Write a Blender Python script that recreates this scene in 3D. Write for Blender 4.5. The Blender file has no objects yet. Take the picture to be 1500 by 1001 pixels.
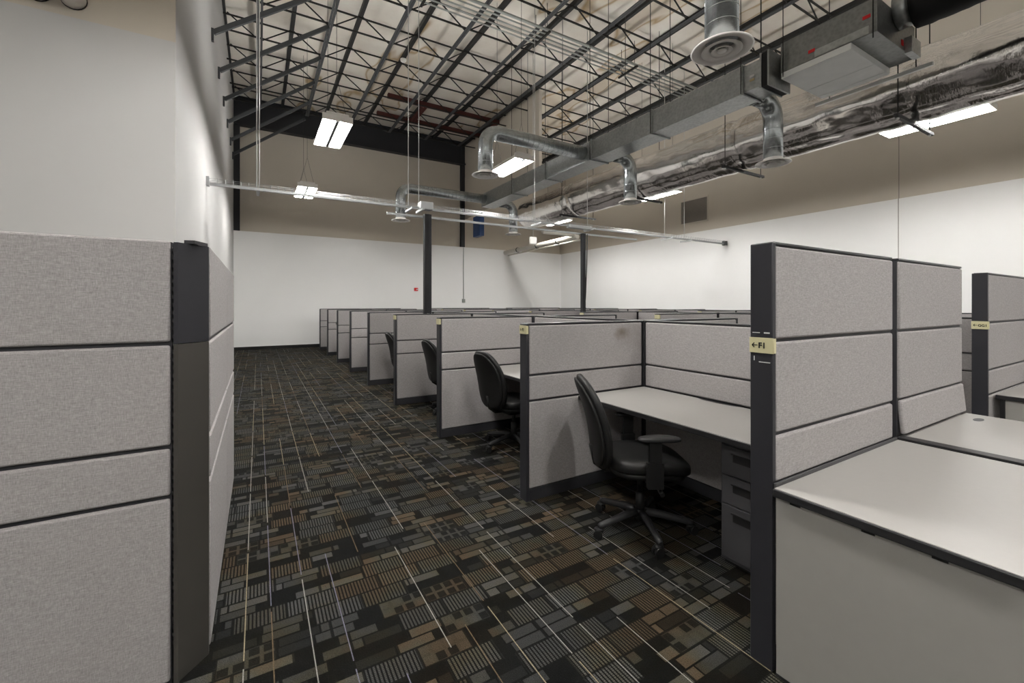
import bpy, bmesh, math, random
from mathutils import Vector, Matrix
random.seed(7)
S = bpy.context.scene
COL = S.collection
PI = math.pi

# ------------------------------------------------------------------ camera, world, exposure
CAM_H = 1.45
cam_d = bpy.data.cameras.new('camera')
cam = bpy.data.objects.new('camera', cam_d)
COL.objects.link(cam)
cam_d.sensor_fit = 'HORIZONTAL'
cam_d.sensor_width = 36.0
cam_d.lens = 631.0 / 1500.0 * 36.0
cam_d.shift_y = -54.5 / 1500.0
cam_d.clip_start = 0.05
cam.location = (0, 0, CAM_H)
cam.rotation_euler = (PI / 2, 0, -math.radians(30.52))
S.camera = cam
w = bpy.data.worlds.new('world')
S.world = w
w.use_nodes = True
w.node_tree.nodes['Background'].inputs[0].default_value = (0.9, 0.93, 1.0, 1)
w.node_tree.nodes['Background'].inputs[1].default_value = 0.05
S.view_settings.view_transform = 'Standard'
S.view_settings.look = 'None'
S.view_settings.gamma = 1.0
S.view_settings.use_curve_mapping = False
S.view_settings.exposure = 0.0
LAMP_STRENGTH = 178.0
UPLIGHT_STRENGTH = 68.0
LAMP_COLOUR = (1.0, 0.985, 0.957)

# ------------------------------------------------------------------ materials
def new_mat(name):
    m = bpy.data.materials.new(name)
    m.use_nodes = True
    nt = m.node_tree
    b = nt.nodes['Principled BSDF']
    return m, nt, b

def math_n(nt, op, a, b=None, c=None):
    n = nt.nodes.new('ShaderNodeMath')
    n.operation = op
    for i, v in enumerate((a, b, c)):
        if v is None:
            continue
        if isinstance(v, (int, float)):
            n.inputs[i].default_value = v
        else:
            nt.links.new(v, n.inputs[i])
    return n.outputs[0]

def mix_col(nt, fac, a, b, blend='MIX'):
    n = nt.nodes.new('ShaderNodeMix')
    n.data_type = 'RGBA'
    n.blend_type = blend
    for sock, v in ((n.inputs[0], fac), (n.inputs[6], a), (n.inputs[7], b)):
        if isinstance(v, (int, float)):
            sock.default_value = v
        elif isinstance(v, tuple):
            sock.default_value = (*v, 1) if len(v) == 3 else v
        else:
            nt.links.new(v, sock)
    return n.outputs[2]

def noise(nt, vec, scale, detail=3, rough=0.6):
    n = nt.nodes.new('ShaderNodeTexNoise')
    n.inputs['Scale'].default_value = scale
    n.inputs['Detail'].default_value = detail
    n.inputs['Roughness'].default_value = rough
    if vec is not None:
        nt.links.new(vec, n.inputs['Vector'])
    return n.outputs[0]

def mapping(nt, vec, scale=(1, 1, 1), rot=(0, 0, 0)):
    n = nt.nodes.new('ShaderNodeMapping')
    n.inputs['Scale'].default_value = scale
    n.inputs['Rotation'].default_value = rot
    nt.links.new(vec, n.inputs['Vector'])
    return n.outputs[0]

def ramp(nt, fac, stops, interp='LINEAR'):
    n = nt.nodes.new('ShaderNodeValToRGB')
    n.color_ramp.interpolation = interp
    e = n.color_ramp.elements
    while len(e) < len(stops):
        e.new(0.5)
    for el, (p, c) in zip(e, stops):
        el.position = p
        el.color = (*c, 1)
    nt.links.new(fac, n.inputs[0])
    return n.outputs[0]

def objco(nt):
    return nt.nodes.new('ShaderNodeTexCoord').outputs['Object']

def bump(nt, b, height, strength, dist=0.01):
    n = nt.nodes.new('ShaderNodeBump')
    n.inputs['Strength'].default_value = strength
    n.inputs['Distance'].default_value = dist
    nt.links.new(height, n.inputs['Height'])
    nt.links.new(n.outputs[0], b.inputs['Normal'])

def plain(name, col, rough=0.6, metal=0.0, var=0.08, scale=6.0, bstr=0.0):
    m, nt, b = new_mat(name)
    co = objco(nt)
    f = noise(nt, co, scale)
    lo = tuple(c * (1 - var) for c in col)
    hi = tuple(min(1, c * (1 + var)) for c in col)
    nt.links.new(mix_col(nt, f, lo, hi), b.inputs['Base Color'])
    b.inputs['Roughness'].default_value = rough
    b.inputs['Metallic'].default_value = metal
    if max(col) < 0.1:
        b.inputs['Specular IOR Level'].default_value = 0.28
    if bstr:
        bump(nt, b, noise(nt, co, 180), bstr, 0.003)
    return m

def make_fabric(name, col, stain=None):
    m, nt, b = new_mat(name)
    co = objco(nt)
    a = noise(nt, mapping(nt, co, (60, 60, 420)), 1.0, 3)
    c = noise(nt, mapping(nt, co, (420, 420, 60)), 1.0, 3)
    s = math_n(nt, 'ADD', a, c)
    s = math_n(nt, 'MULTIPLY', s, 0.5)
    big = noise(nt, co, 3.0)
    c1 = ramp(nt, s, [(0.34, tuple(x * 0.68 for x in col)), (0.66, tuple(x * 1.28 for x in col))])
    c2 = mix_col(nt, math_n(nt, 'MULTIPLY', big, 0.16), c1, (0.36, 0.30, 0.27))
    if stain:
        for (sx, sz, r, amt, sc) in stain:
            mp = nt.nodes.new('ShaderNodeMapping')
            mp.inputs['Location'].default_value = (-sx, 0, -sz * 1.6)
            mp.inputs['Scale'].default_value = (1, 0, 1.6)
            nt.links.new(co, mp.inputs['Vector'])
            ln = nt.nodes.new('ShaderNodeVectorMath')
            ln.operation = 'LENGTH'
            nt.links.new(mp.outputs[0], ln.inputs[0])
            dd = math_n(nt, 'ADD', ln.outputs['Value'], math_n(nt, 'MULTIPLY', math_n(nt, 'SUBTRACT', noise(nt, co, 14), 0.5), r * 1.2))
            m_ = ramp(nt, math_n(nt, 'DIVIDE', dd, r), [(0.1, (amt, amt, amt)), (1.0, (0, 0, 0))])
            c2 = mix_col(nt, m_, c2, sc)
    nt.links.new(c2, b.inputs['Base Color'])
    b.inputs['Roughness'].default_value = 0.95
    b.inputs['Specular IOR Level'].default_value = 0.15
    bump(nt, b, s, 0.35, 0.002)
    return m

M = {}
M['fabric'] = make_fabric('gray_linen_fabric', (0.318, 0.304, 0.303))
M['fabric_stained'] = make_fabric('gray_linen_fabric_stained', (0.318, 0.304, 0.303), [(0.93, 1.215, 0.10, 0.75, (0.12, 0.085, 0.055)), (1.02, 1.20, 0.24, 0.4, (0.19, 0.17, 0.16)), (0.35, 1.16, 0.30, 0.25, (0.2, 0.19, 0.19))])
M['frame'] = plain('charcoal_metal', (0.026, 0.026, 0.029), 0.5, 0.0, 0.15)
M['post_upper'] = plain('charcoal_cover_blue', (0.022, 0.022, 0.026), 0.42)
M['post_lower'] = plain('charcoal_cover_brown', (0.046, 0.043, 0.038), 0.42)
M['pole'] = plain('black_pole_paint', (0.014, 0.014, 0.016), 0.55)
M['cap'] = plain('panel_cap', (0.030, 0.030, 0.033), 0.28)
M['laminate'] = plain('gray_laminate', (0.345, 0.333, 0.316), 0.42, 0, 0.03, 40)
M['gable'] = plain('gray_laminate_side', (0.30, 0.290, 0.270), 0.45, 0, 0.04, 20)
M['edge'] = plain('black_edge_band', (0.018, 0.018, 0.019), 0.4)
M['pedestal'] = plain('dark_gray_steel', (0.050, 0.049, 0.052), 0.42)
M['pull'] = plain('black_plastic', (0.012, 0.012, 0.012), 0.45)
M['leather'] = plain('black_vinyl', (0.008, 0.008, 0.008), 0.45, 0, 0.2, 30, 0.25)
M['plastic'] = plain('black_chair_plastic', (0.008, 0.008, 0.008), 0.5)
M['arm'] = plain('gray_black_arm_pad', (0.024, 0.024, 0.025), 0.38)
M['walll'] = plain('white_paint_lamp_dimmed', (0.47, 0.464, 0.455), 0.75, 0, 0.02, 1.5)  # white left wall, colour darkened to offset the strong lamp light on it
M['wallg'] = plain('white_paint_part_dimmed', (0.57, 0.562, 0.55), 0.75, 0, 0.02, 1.5)  # white near wall, dimmed in colour to hold back the lamp light
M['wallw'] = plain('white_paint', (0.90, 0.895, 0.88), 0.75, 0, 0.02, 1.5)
M['wallb'] = plain('beige_upper_wall', (0.60, 0.545, 0.465), 0.85, 0, 0.04, 1.2)
M['steel'] = plain('charcoal_roof_steel', (0.060, 0.063, 0.066), 0.5, 0, 0.2)
M['steel_dark'] = plain('dark_purlin', (0.028, 0.028, 0.028), 0.6, 0, 0.2)
M['rod'] = plain('dark_bracing_rod', (0.020, 0.019, 0.017), 0.55)
M['red_steel'] = plain('red_oxide_primer', (0.075, 0.022, 0.018), 0.7)
M['girder'] = plain('black_girder', (0.030, 0.031, 0.034), 0.5)
M['white_metal'] = plain('white_enamel', (0.84, 0.81, 0.77), 0.4, 0, 0.03)
M['rod_light'] = plain('zinc_rod', (0.62, 0.62, 0.60), 0.4, 0.6)
M['pvc'] = plain('white_insulated_pipe', (0.70, 0.67, 0.60), 0.55)
M['conduit'] = plain('pale_conduit', (0.30, 0.31, 0.29), 0.45, 0.3)
M['blue'] = plain('blue_enamel', (0.012, 0.060, 0.20), 0.45)
M['red'] = plain('red_label', (0.62, 0.012, 0.015), 0.6)
M['tag'] = plain('pale_yellow_plate', (0.55, 0.51, 0.31), 0.5)
M['ink'] = plain('black_ink', (0.01, 0.01, 0.01), 0.7)
M['base'] = plain('black_baseboard', (0.012, 0.012, 0.012), 0.6)
M['orange'] = plain('orange_clip', (0.45, 0.18, 0.03), 0.5)
M['scuff'] = plain('bare_metal_scratch', (0.6, 0.6, 0.58), 0.5)
M['blacktube'] = plain('black_rubber_duct', (0.010, 0.010, 0.010), 0.6, 0, 0.3)
M['grille'] = plain('gray_grille', (0.24, 0.215, 0.19), 0.6)
M['paper'] = plain('kraft_sticker', (0.45, 0.36, 0.2), 0.7)

def galvanised(name, col, rough, spiral=False):
    m, nt, b = new_mat(name)
    co = objco(nt)
    v = nt.nodes.new('ShaderNodeTexVoronoi')
    v.inputs['Scale'].default_value = 26
    nt.links.new(co, v.inputs['Vector'])
    f = noise(nt, co, 5)
    mixf = math_n(nt, 'MULTIPLY_ADD', v.outputs['Distance'], 0.5, math_n(nt, 'MULTIPLY', f, 0.6))
    nt.links.new(ramp(nt, mixf, [(0.2, tuple(c * 0.8 for c in col)), (0.8, tuple(min(1, c * 1.15) for c in col))]), b.inputs['Base Color'])
    b.inputs['Metallic'].default_value = 0.9
    b.inputs['Roughness'].default_value = rough
    return m
M['galv'] = galvanised('galvanised_sheet', (0.40, 0.415, 0.41), 0.36)
M['galv_pipe'] = galvanised('galvanised_spiral_pipe', (0.44, 0.47, 0.48), 0.27)
M['tray'] = plain('zinc_cable_tray', (0.40, 0.41, 0.41), 0.42, 0.6)
M['pan'] = plain('galvanised_pan_lit_tone', (0.80, 0.81, 0.79), 0.45, 0.15)  # underside colour lightened to stand in for light from below
M['casing'] = galvanised('dull_galvanised_casing', (0.24, 0.245, 0.24), 0.42)

def make_foil():
    m, nt, b = new_mat('crinkled_foil')
    co = objco(nt)
    f1 = noise(nt, mapping(nt, co, (1.0, 0.14, 1.0)), 5, 1, 0.5)
    f2 = noise(nt, mapping(nt, co, (0.9, 0.7, 0.9)), 7, 2, 0.5)
    f3 = noise(nt, mapping(nt, co, (0.5, 1.2, 0.5)), 17, 2, 0.5)
    patch = ramp(nt, noise(nt, co, 1.6, 2), [(0.48, (0, 0, 0)), (0.62, (1, 1, 1))])
    s = math_n(nt, 'ADD', math_n(nt, 'MULTIPLY', f1, 1.0), math_n(nt, 'MULTIPLY', f2, 0.22))
    s = math_n(nt, 'ADD', s, math_n(nt, 'MULTIPLY', math_n(nt, 'MULTIPLY', f3, patch), 0.28))
    b.inputs['Base Color'].default_value = (0.87, 0.845, 0.815, 1)
    b.inputs['Metallic'].default_value = 1.0
    b.inputs['Roughness'].default_value = 0.17
    bump(nt, b, s, 0.5, 0.05)
    return m
M['foil'] = make_foil()

def make_deck():
    m, nt, b = new_mat('roof_deck_white')
    g = nt.nodes.new('ShaderNodeNewGeometry')
    co = g.outputs['Position']
    f = noise(nt, co, 0.9, 5, 0.6)
    base = ramp(nt, f, [(0.3, (0.66, 0.60, 0.52)), (0.7, (0.80, 0.76, 0.69))])
    # water stains: ring bands of a warped low frequency noise, only in patches
    st = noise(nt, mapping(nt, co, (1.1, 0.35, 1)), 0.55, 3, 0.55)
    ringv = math_n(nt, 'ABSOLUTE', math_n(nt, 'SUBTRACT', st, 0.60))
    ring = ramp(nt, ringv, [(0.0, (1, 1, 1)), (0.018, (0, 0, 0))])
    soft = ramp(nt, st, [(0.56, (0, 0, 0)), (0.64, (0.35, 0.35, 0.35))])
    c = mix_col(nt, math_n(nt, 'MULTIPLY', ring, 0.9), base, (0.36, 0.24, 0.11))
    c = mix_col(nt, math_n(nt, 'MULTIPLY', soft, 1.0), c, (0.45, 0.33, 0.18))
    nt.links.new(c, b.inputs['Base Color'])
    b.inputs['Roughness'].default_value = 0.85
    return m
M['deck'] = make_deck()

def make_carpet():
    m, nt, b = new_mat('patterned_carpet_tiles')
    g = nt.nodes.new('ShaderNodeNewGeometry')
    sp = nt.nodes.new('ShaderNodeSeparateXYZ')
    nt.links.new(g.outputs['Position'], sp.inputs[0])
    X, Y = sp.outputs[0], sp.outputs[1]
    def wn(a, b_=0.0, c_=0.0):
        cb = nt.nodes.new('ShaderNodeCombineXYZ')
        for i, v in enumerate((a, b_, c_)):
            if isinstance(v, (int, float)):
                cb.inputs[i].default_value = v
            else:
                nt.links.new(v, cb.inputs[i])
        n = nt.nodes.new('ShaderNodeTexWhiteNoise')
        n.noise_dimensions = '3D'
        nt.links.new(cb.outputs[0], n.inputs['Vector'])
        s = nt.nodes.new('ShaderNodeSeparateColor')
        nt.links.new(n.outputs['Color'], s.inputs[0])
        return s.outputs
    fl = lambda v: math_n(nt, 'FLOOR', v)
    div = lambda v, k: math_n(nt, 'DIVIDE', v, k)
    RH, CW = 0.118, 0.215
    fr = lambda v: math_n(nt, 'FRACT', v)
    gt = lambda a, k: math_n(nt, 'GREATER_THAN', a, k)
    lt = lambda a, k: math_n(nt, 'LESS_THAN', a, k)
    mul = lambda a, k: math_n(nt, 'MULTIPLY', a, k)
    j = fl(div(Y, RH))
    xo = math_n(nt, 'ADD', X, mul(wn(j, 3.3)[0], 0.43))
    i = fl(div(xo, CW))
    h = wn(i, j, 1.7)
    g2 = wn(i, j, 6.2)
    # hue drifts slowly over the floor, brightness changes block by block
    hue = noise(nt, g.outputs['Position'], 2.3, 3)
    def tone(fac, dark, light):
        grey = mix_col(nt, fac, dark, light)
        return grey
    hv = math_n(nt, 'MULTIPLY_ADD', math_n(nt, 'SUBTRACT', g2[2], 0.5), 0.22, hue)
    huec = ramp(nt, hv, [(0.36, (0.94, 0.97, 0.98)), (0.46, (1.0, 0.98, 0.88)), (0.53, (1.0, 0.94, 0.68)), (0.62, (1.15, 0.85, 0.54))])
    def inside(u, m):
        return mul(gt(u, m), lt(u, 1 - m))
    eu = fr(div(xo, CW)); ev = fr(div(Y, RH))
    edge = mul(inside(eu, 0.03), inside(ev, 0.05))
    # combs: rows of short stripes along the aisle
    comb = mul(lt(fr(div(xo, 0.0155)), 0.56), gt(fr(div(Y, 0.0092)), 0.16))
    v_comb = math_n(nt, 'MULTIPLY_ADD', comb, math_n(nt, 'MULTIPLY_ADD', h[1], 0.034, 0.040), 0.0045)
    # bars across the aisle, two to a block, broken at random lengths
    j2 = fl(div(Y, RH / 2))
    xb = math_n(nt, 'ADD', X, mul(wn(j2, 7.7)[1], 0.5))
    i2 = fl(div(xb, 0.165))
    h2 = wn(i2, j2, 5.1)
    bar_in = mul(inside(fr(div(xb, 0.165)), 0.025), inside(fr(div(Y, RH / 2)), 0.07))
    lev = nt.nodes.new('ShaderNodeValToRGB')
    lev.color_ramp.interpolation = 'CONSTANT'
    e = lev.color_ramp.elements
    for p_, v_ in ((0.36, 0.013), (0.56, 0.034), (0.74, 0.052), (0.90, 0.062)):
        el = e.new(p_)
        el.color = (v_, v_, v_, 1)
    e[0].color = (0.0045, 0.0045, 0.0045, 1)
    e[-1].color = (0.062, 0.062, 0.062, 1)
    nt.links.new(h2[0], lev.inputs[0])
    v_bar = math_n(nt, 'MAXIMUM', mul(lev.outputs[0], bar_in), 0.004)
    # small dark squares on a mid ground
    sq = mul(inside(fr(div(xo, CW / 4)), 0.14), inside(fr(div(Y, RH / 2)), 0.13))
    h3 = wn(fl(div(xo, CW / 4)), j2, 8.2)
    sqv = math_n(nt, 'MULTIPLY_ADD', sq, -0.030, 0.038)
    v_sq = math_n(nt, 'ADD', sqv, mul(mul(sq, gt(h3[0], 0.72)), 0.035))
    sel = lambda f, a, b_: math_n(nt, 'ADD', mul(a, math_n(nt, 'SUBTRACT', 1.0, f)), mul(b_, f))
    val = sel(gt(h[0], 0.44), mul(v_comb, 1.0), v_bar)
    val = sel(gt(h[0], 0.90), val, v_sq)
    val = math_n(nt, 'MAXIMUM', mul(mul(val, 0.9), math_n(nt, 'MULTIPLY_ADD', edge, 0.8, 0.2)), 0.004)
    cv = nt.nodes.new('ShaderNodeCombineColor')
    for q in range(3):
        nt.links.new(val, cv.inputs[q])
    c = mix_col(nt, 1.0, cv.outputs[0], huec, 'MULTIPLY')
    # thin accent yarns along the aisle
    LW = 0.152
    k = fl(div(X, LW))
    hk = wn(k, 22.0, 4.0)
    fx = math_n(nt, 'FRACT', div(X, LW))
    posn = math_n(nt, 'MULTIPLY_ADD', hk[1], 0.5, 0.2)
    near = math_n(nt, 'LESS_THAN', math_n(nt, 'ABSOLUTE', math_n(nt, 'SUBTRACT', fx, posn)), 0.014)
    yy = div(math_n(nt, 'MULTIPLY_ADD', hk[0], 1.7, Y), 0.92)
    seg = fl(yy)
    hs = wn(k, seg, 31.0)
    on = math_n(nt, 'LESS_THAN', hs[0], 0.74)
    gap = math_n(nt, 'GREATER_THAN', math_n(nt, 'FRACT', yy), 0.05)
    msk = math_n(nt, 'MULTIPLY', math_n(nt, 'MULTIPLY', near, on), gap)
    yarn = ramp(nt, hs[1], [(0.0, (0.24, 0.235, 0.225)), (0.34, (0.13, 0.128, 0.175)), (0.62, (0.24, 0.205, 0.14)), (0.84, (0.11, 0.08, 0.05))], 'CONSTANT')
    c = mix_col(nt, msk, c, yarn)
    fine = noise(nt, mapping(nt, g.outputs['Position'], (210, 330, 300)), 1.0, 2)
    c = mix_col(nt, 1.0, c, ramp(nt, fine, [(0.28, (0.36, 0.36, 0.355)), (0.72, (1.36, 1.34, 1.28))]), 'MULTIPLY')
    nt.links.new(c, b.inputs['Base Color'])
    b.inputs['Roughness'].default_value = 0.95
    b.inputs['Specular IOR Level'].default_value = 0.1
    bump(nt, b, fine, 0.5, 0.004)
    return m
M['carpet'] = make_carpet()

def emissive(name, col, strength):
    m, nt, b = new_mat(name)
    nt.nodes.remove(b)
    e = nt.nodes.new('ShaderNodeEmission')
    e.inputs[0].default_value = (*col, 1)
    e.inputs[1].default_value = strength
    nt.links.new(e.outputs[0], nt.nodes['Material Output'].inputs[0])
    return m
M['tube'] = emissive('lit_fluorescent', LAMP_COLOUR, LAMP_STRENGTH)
M['slot'] = emissive('added_uplight_glow', LAMP_COLOUR, UPLIGHT_STRENGTH)  # upward glow added to each fixture to brighten ceiling and upper walls

# ------------------------------------------------------------------ mesh helpers
def NB():
    return bmesh.new()

def box(bm, x0, x1, y0, y1, z0, z1, bev=0.0, seg=2):
    g = bmesh.ops.create_cube(bm, size=1.0)
    vs = g['verts']
    for v in vs:
        v.co.x = x0 + (v.co.x + 0.5) * (x1 - x0)
        v.co.y = y0 + (v.co.y + 0.5) * (y1 - y0)
        v.co.z = z0 + (v.co.z + 0.5) * (z1 - z0)
    if bev > 0:
        es = list({e for v in vs for e in v.link_edges})
        r = bmesh.ops.bevel(bm, geom=es, offset=bev, segments=seg, profile=0.5, affect='EDGES')
        for f in r['faces']:
            f.smooth = True
    return bm

def bar(bm, p, q, wd, ht=None):
    """rectangular bar from p to q"""
    ht = ht or wd
    p, q = Vector(p), Vector(q)
    d = (q - p).normalized()
    up = Vector((0, 0, 1)) if abs(d.z) < 0.95 else Vector((1, 0, 0))
    s = d.cross(up).normalized()
    u = s.cross(d).normalized()
    vs = []
    for c in (p, q):
        for a, b_ in ((-1, -1), (1, -1), (1, 1), (-1, 1)):
            vs.append(bm.verts.new(c + s * a * wd / 2 + u * b_ * ht / 2))
    for f in ((3, 2, 1, 0), (4, 5, 6, 7), (0, 1, 5, 4), (1, 2, 6, 5), (2, 3, 7, 6), (3, 0, 4, 7)):
        bm.faces.new([vs[i] for i in f])
    return bm

def tube(bm, pts, r, seg=12, caps=True, radii=None):
    pts = [Vector(p) for p in pts]
    n = len(pts)
    t0 = (pts[1] - pts[0]).normalized()
    ref = Vector((0, 0, 1)) if abs(t0.z) < 0.9 else Vector((1, 0, 0))
    s = t0.cross(ref).normalized()
    rings = []
    for i, p in enumerate(pts):
        if i == 0:
            t = t0
        elif i == n - 1:
            t = (pts[-1] - pts[-2]).normalized()
        else:
            t = ((pts[i + 1] - p).normalized() + (p - pts[i - 1]).normalized()).normalized()
        s = (s - t * s.dot(t)).normalized()
        u = t.cross(s)
        rr = radii[i] if radii else r
        rings.append([bm.verts.new(p + (s * math.cos(2 * PI * k / seg) + u * math.sin(2 * PI * k / seg)) * rr) for k in range(seg)])
    for i in range(n - 1):
        for k in range(seg):
            f = bm.faces.new((rings[i][k], rings[i][(k + 1) % seg], rings[i + 1][(k + 1) % seg], rings[i + 1][k]))
            f.smooth = seg > 5
    if caps:
        bm.faces.new(list(reversed(rings[0])))
        bm.faces.new(rings[-1])
    return bm

def lathe(bm, prof, c, seg=32):
    c = Vector(c)
    rings = []
    for r, z in prof:
        if r < 1e-5:
            rings.append([bm.verts.new(c + Vector((0, 0, z)))])
        else:
            rings.append([bm.verts.new(c + Vector((r * math.cos(2 * PI * k / seg), r * math.sin(2 * PI * k / seg), z))) for k in range(seg)])
    for a, b_ in zip(rings, rings[1:]):
        for k in range(seg):
            k2 = (k + 1) % seg
            if len(a) == 1 and len(b_) == 1:
                continue
            if len(a) == 1:
                f = bm.faces.new((a[0], b_[k], b_[k2]))
            elif len(b_) == 1:
                f = bm.faces.new((a[k], a[k2], b_[0]))
            else:
                f = bm.faces.new((a[k], a[k2], b_[k2], b_[k]))
            f.smooth = True
    return bm

def prism(bm, poly, z0, z1):
    lo = [bm.verts.new((x, y, z0)) for x, y in poly]
    hi = [bm.verts.new((x, y, z1)) for x, y in poly]
    n = len(poly)
    bm.faces.new(list(reversed(lo)))
    bm.faces.new(hi)
    for i in range(n):
        bm.faces.new((lo[i], lo[(i + 1) % n], hi[(i + 1) % n], hi[i]))
    return bm

def superpad(bm, a, b_, c, e1, e2, fn=None, nu=40, nv=20):
    """superellipsoid a,b,c half axes; e1 roundness top to bottom, e2 roundness in plan"""
    sg = lambda v, e: math.copysign(abs(v) ** e, v)
    rows = []
    for iv in range(nv + 1):
        v = -PI / 2 + PI * iv / nv
        row = []
        for iu in range(nu):
            u = 2 * PI * iu / nu
            p = Vector((a * sg(math.cos(v), e1) * sg(math.cos(u), e2), b_ * sg(math.cos(v), e1) * sg(math.sin(u), e2), c * sg(math.sin(v), e1)))
            row.append(fn(p) if fn else p)
        rows.append([bm.verts.new(row[0])] if iv in (0, nv) else [bm.verts.new(p) for p in row])
    for A, B in zip(rows, rows[1:]):
        for k in range(nu):
            k2 = (k + 1) % nu
            if len(A) == 1:
                f = bm.faces.new((A[0], B[k2], B[k]))
            elif len(B) == 1:
                f = bm.faces.new((A[k], A[k2], B[0]))
            else:
                f = bm.faces.new((A[k], A[k2], B[k2], B[k]))
            f.smooth = True
    return bm

def mesh(name, bm, mat):
    bmesh.ops.recalc_face_normals(bm, faces=bm.faces)
    me = bpy.data.meshes.new(name)
    bm.to_mesh(me)
    bm.free()
    me.materials.append(M[mat])
    return me

def link(name, me, parent=None):
    o = bpy.data.objects.new(name, me)
    COL.objects.link(o)
    if parent:
        o.parent = parent
    return o

def part(name, bm, mat, parent, label=None):
    o = link(name, mesh(name, bm, mat), parent)
    if label:
        o['label'] = label
    return o

def tag(o, label, cat, group=None, kind=None):
    o['label'] = label
    o['category'] = cat
    if group:
        o['group'] = group
    if kind:
        o['kind'] = kind
    return o

def thing(name, label, cat, loc=(0, 0, 0), rz=0.0, group=None):
    o = bpy.data.objects.new(name, None)
    COL.objects.link(o)
    o.location = loc
    o.rotation_euler = (0, 0, rz)
    o.empty_display_size = 0.1
    return tag(o, label, cat, group)

def struct(name, bm, mat, label=None):
    o = link(name, mesh(name, bm, mat))
    o['kind'] = 'structure'
    if label:
        o['label'] = label
    return o

_cache = {}
def cpart(key, name, make, mat, parent, loc=None, label=None):
    if key not in _cache:
        _cache[key] = mesh(name, make(), mat)
    o = link(name, _cache[key], parent)
    if loc:
        o.location = loc
    if label:
        o['label'] = label
    return o

def copy_tree(o, parent=None):
    c = o.copy()
    COL.objects.link(c)
    if parent:
        c.parent = parent
    for ch in list(o.children):
        copy_tree(ch, c)
    return c

# ------------------------------------------------------------------ the setting
XL, XR, YB, YN = -0.665, 12.1, 16.05, 5.07      # left wall, right wall, back wall, near-left wall
ZP, ZD = 3.77, 8.0                             # paint line, roof deck
struct('floor', box(NB(), -5, XR + 0.3, -6, YB + 0.3, -0.1, 0), 'carpet')
struct('ceiling', box(NB(), -5.2, XR + 0.3, -6.2, YB + 0.4, ZD, ZD + 0.1), 'deck')
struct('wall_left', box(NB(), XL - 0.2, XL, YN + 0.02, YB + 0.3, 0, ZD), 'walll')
struct('wall_back', box(NB(), XL, XR, YB, YB + 0.3, 0, ZP), 'wallw')
struct('wall_back_upper', box(NB(), XL, XR + 0.2, YB + 0.14, YB + 0.3, ZP, ZD), 'wallb')
struct('wall_right', box(NB(), XR, XR + 0.3, -6, YB + 0.3, 0, ZP), 'wallw')
struct('wall_right_upper', box(NB(), XR + 0.03, XR + 0.3, -6, YB + 0.14, ZP, ZD), 'wallb')
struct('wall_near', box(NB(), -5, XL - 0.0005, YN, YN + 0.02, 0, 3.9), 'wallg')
struct('wall_near_upper', box(NB(), -5, XL - 0.001, YN + 0.002, YN + 0.02, 3.9, ZD), 'wallb')
struct('wall_behind', box(NB(), -5, XR + 0.3, -6.2, -6, 0, ZD), 'wallw')
struct('wall_west', box(NB(), -5.2, -5, -6.2, YN + 0.2, 0, ZD), 'wallw')
struct('wall_partition', box(NB(), 7.25, 7.35, 10.7, YB + 0.14, 4.95, ZD), 'wallb')
struct('baseboard_back', box(NB(), XL + 0.012, XR - 0.012, YB - 0.012, YB, 0, 0.1), 'base')
struct('baseboard_left', box(NB(), XL, XL + 0.012, YN + 0.02, YB, 0, 0.1), 'base')
struct('baseboard_right', box(NB(), XR - 0.012, XR, -6, YB - 0.012, 0, 0.1), 'base')
struct('baseboard_near', box(NB(), -5, XL, YN - 0.012, YN, 0, 0.1), 'base')
struct('trim_1', box(NB(), XR - 0.003, XR, 3.83, 3.842, 0.1, ZP), 'grille')
struct('trim_2', box(NB(), XR + 0.027, XR + 0.03, 3.83, 3.842, ZP, ZD), 'grille')
struct('trim_3', box(NB(), XL + 0.001, XL + 0.17, YB, YB + 0.14, ZP, 7.1), 'girder')
struct('trim_4', box(NB(), 7.08, 7.24, YB, YB + 0.14, ZP, ZD), 'girder')

# ------------------------------------------------------------------ cubicle panels
TH = 0.09
ORD = ['first', 'second', 'third', 'fourth', 'fifth', 'sixth', 'seventh', 'eighth', 'ninth', 'tenth', 'eleventh', 'twelfth', 'thirteenth', 'fourteenth']

def tile_bm(L, z0, z1, a, b_):
    bm = NB()
    box(bm, a, L - b_, -0.010, 0.014, z0, z1, 0.009, 2)
    return bm

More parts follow.
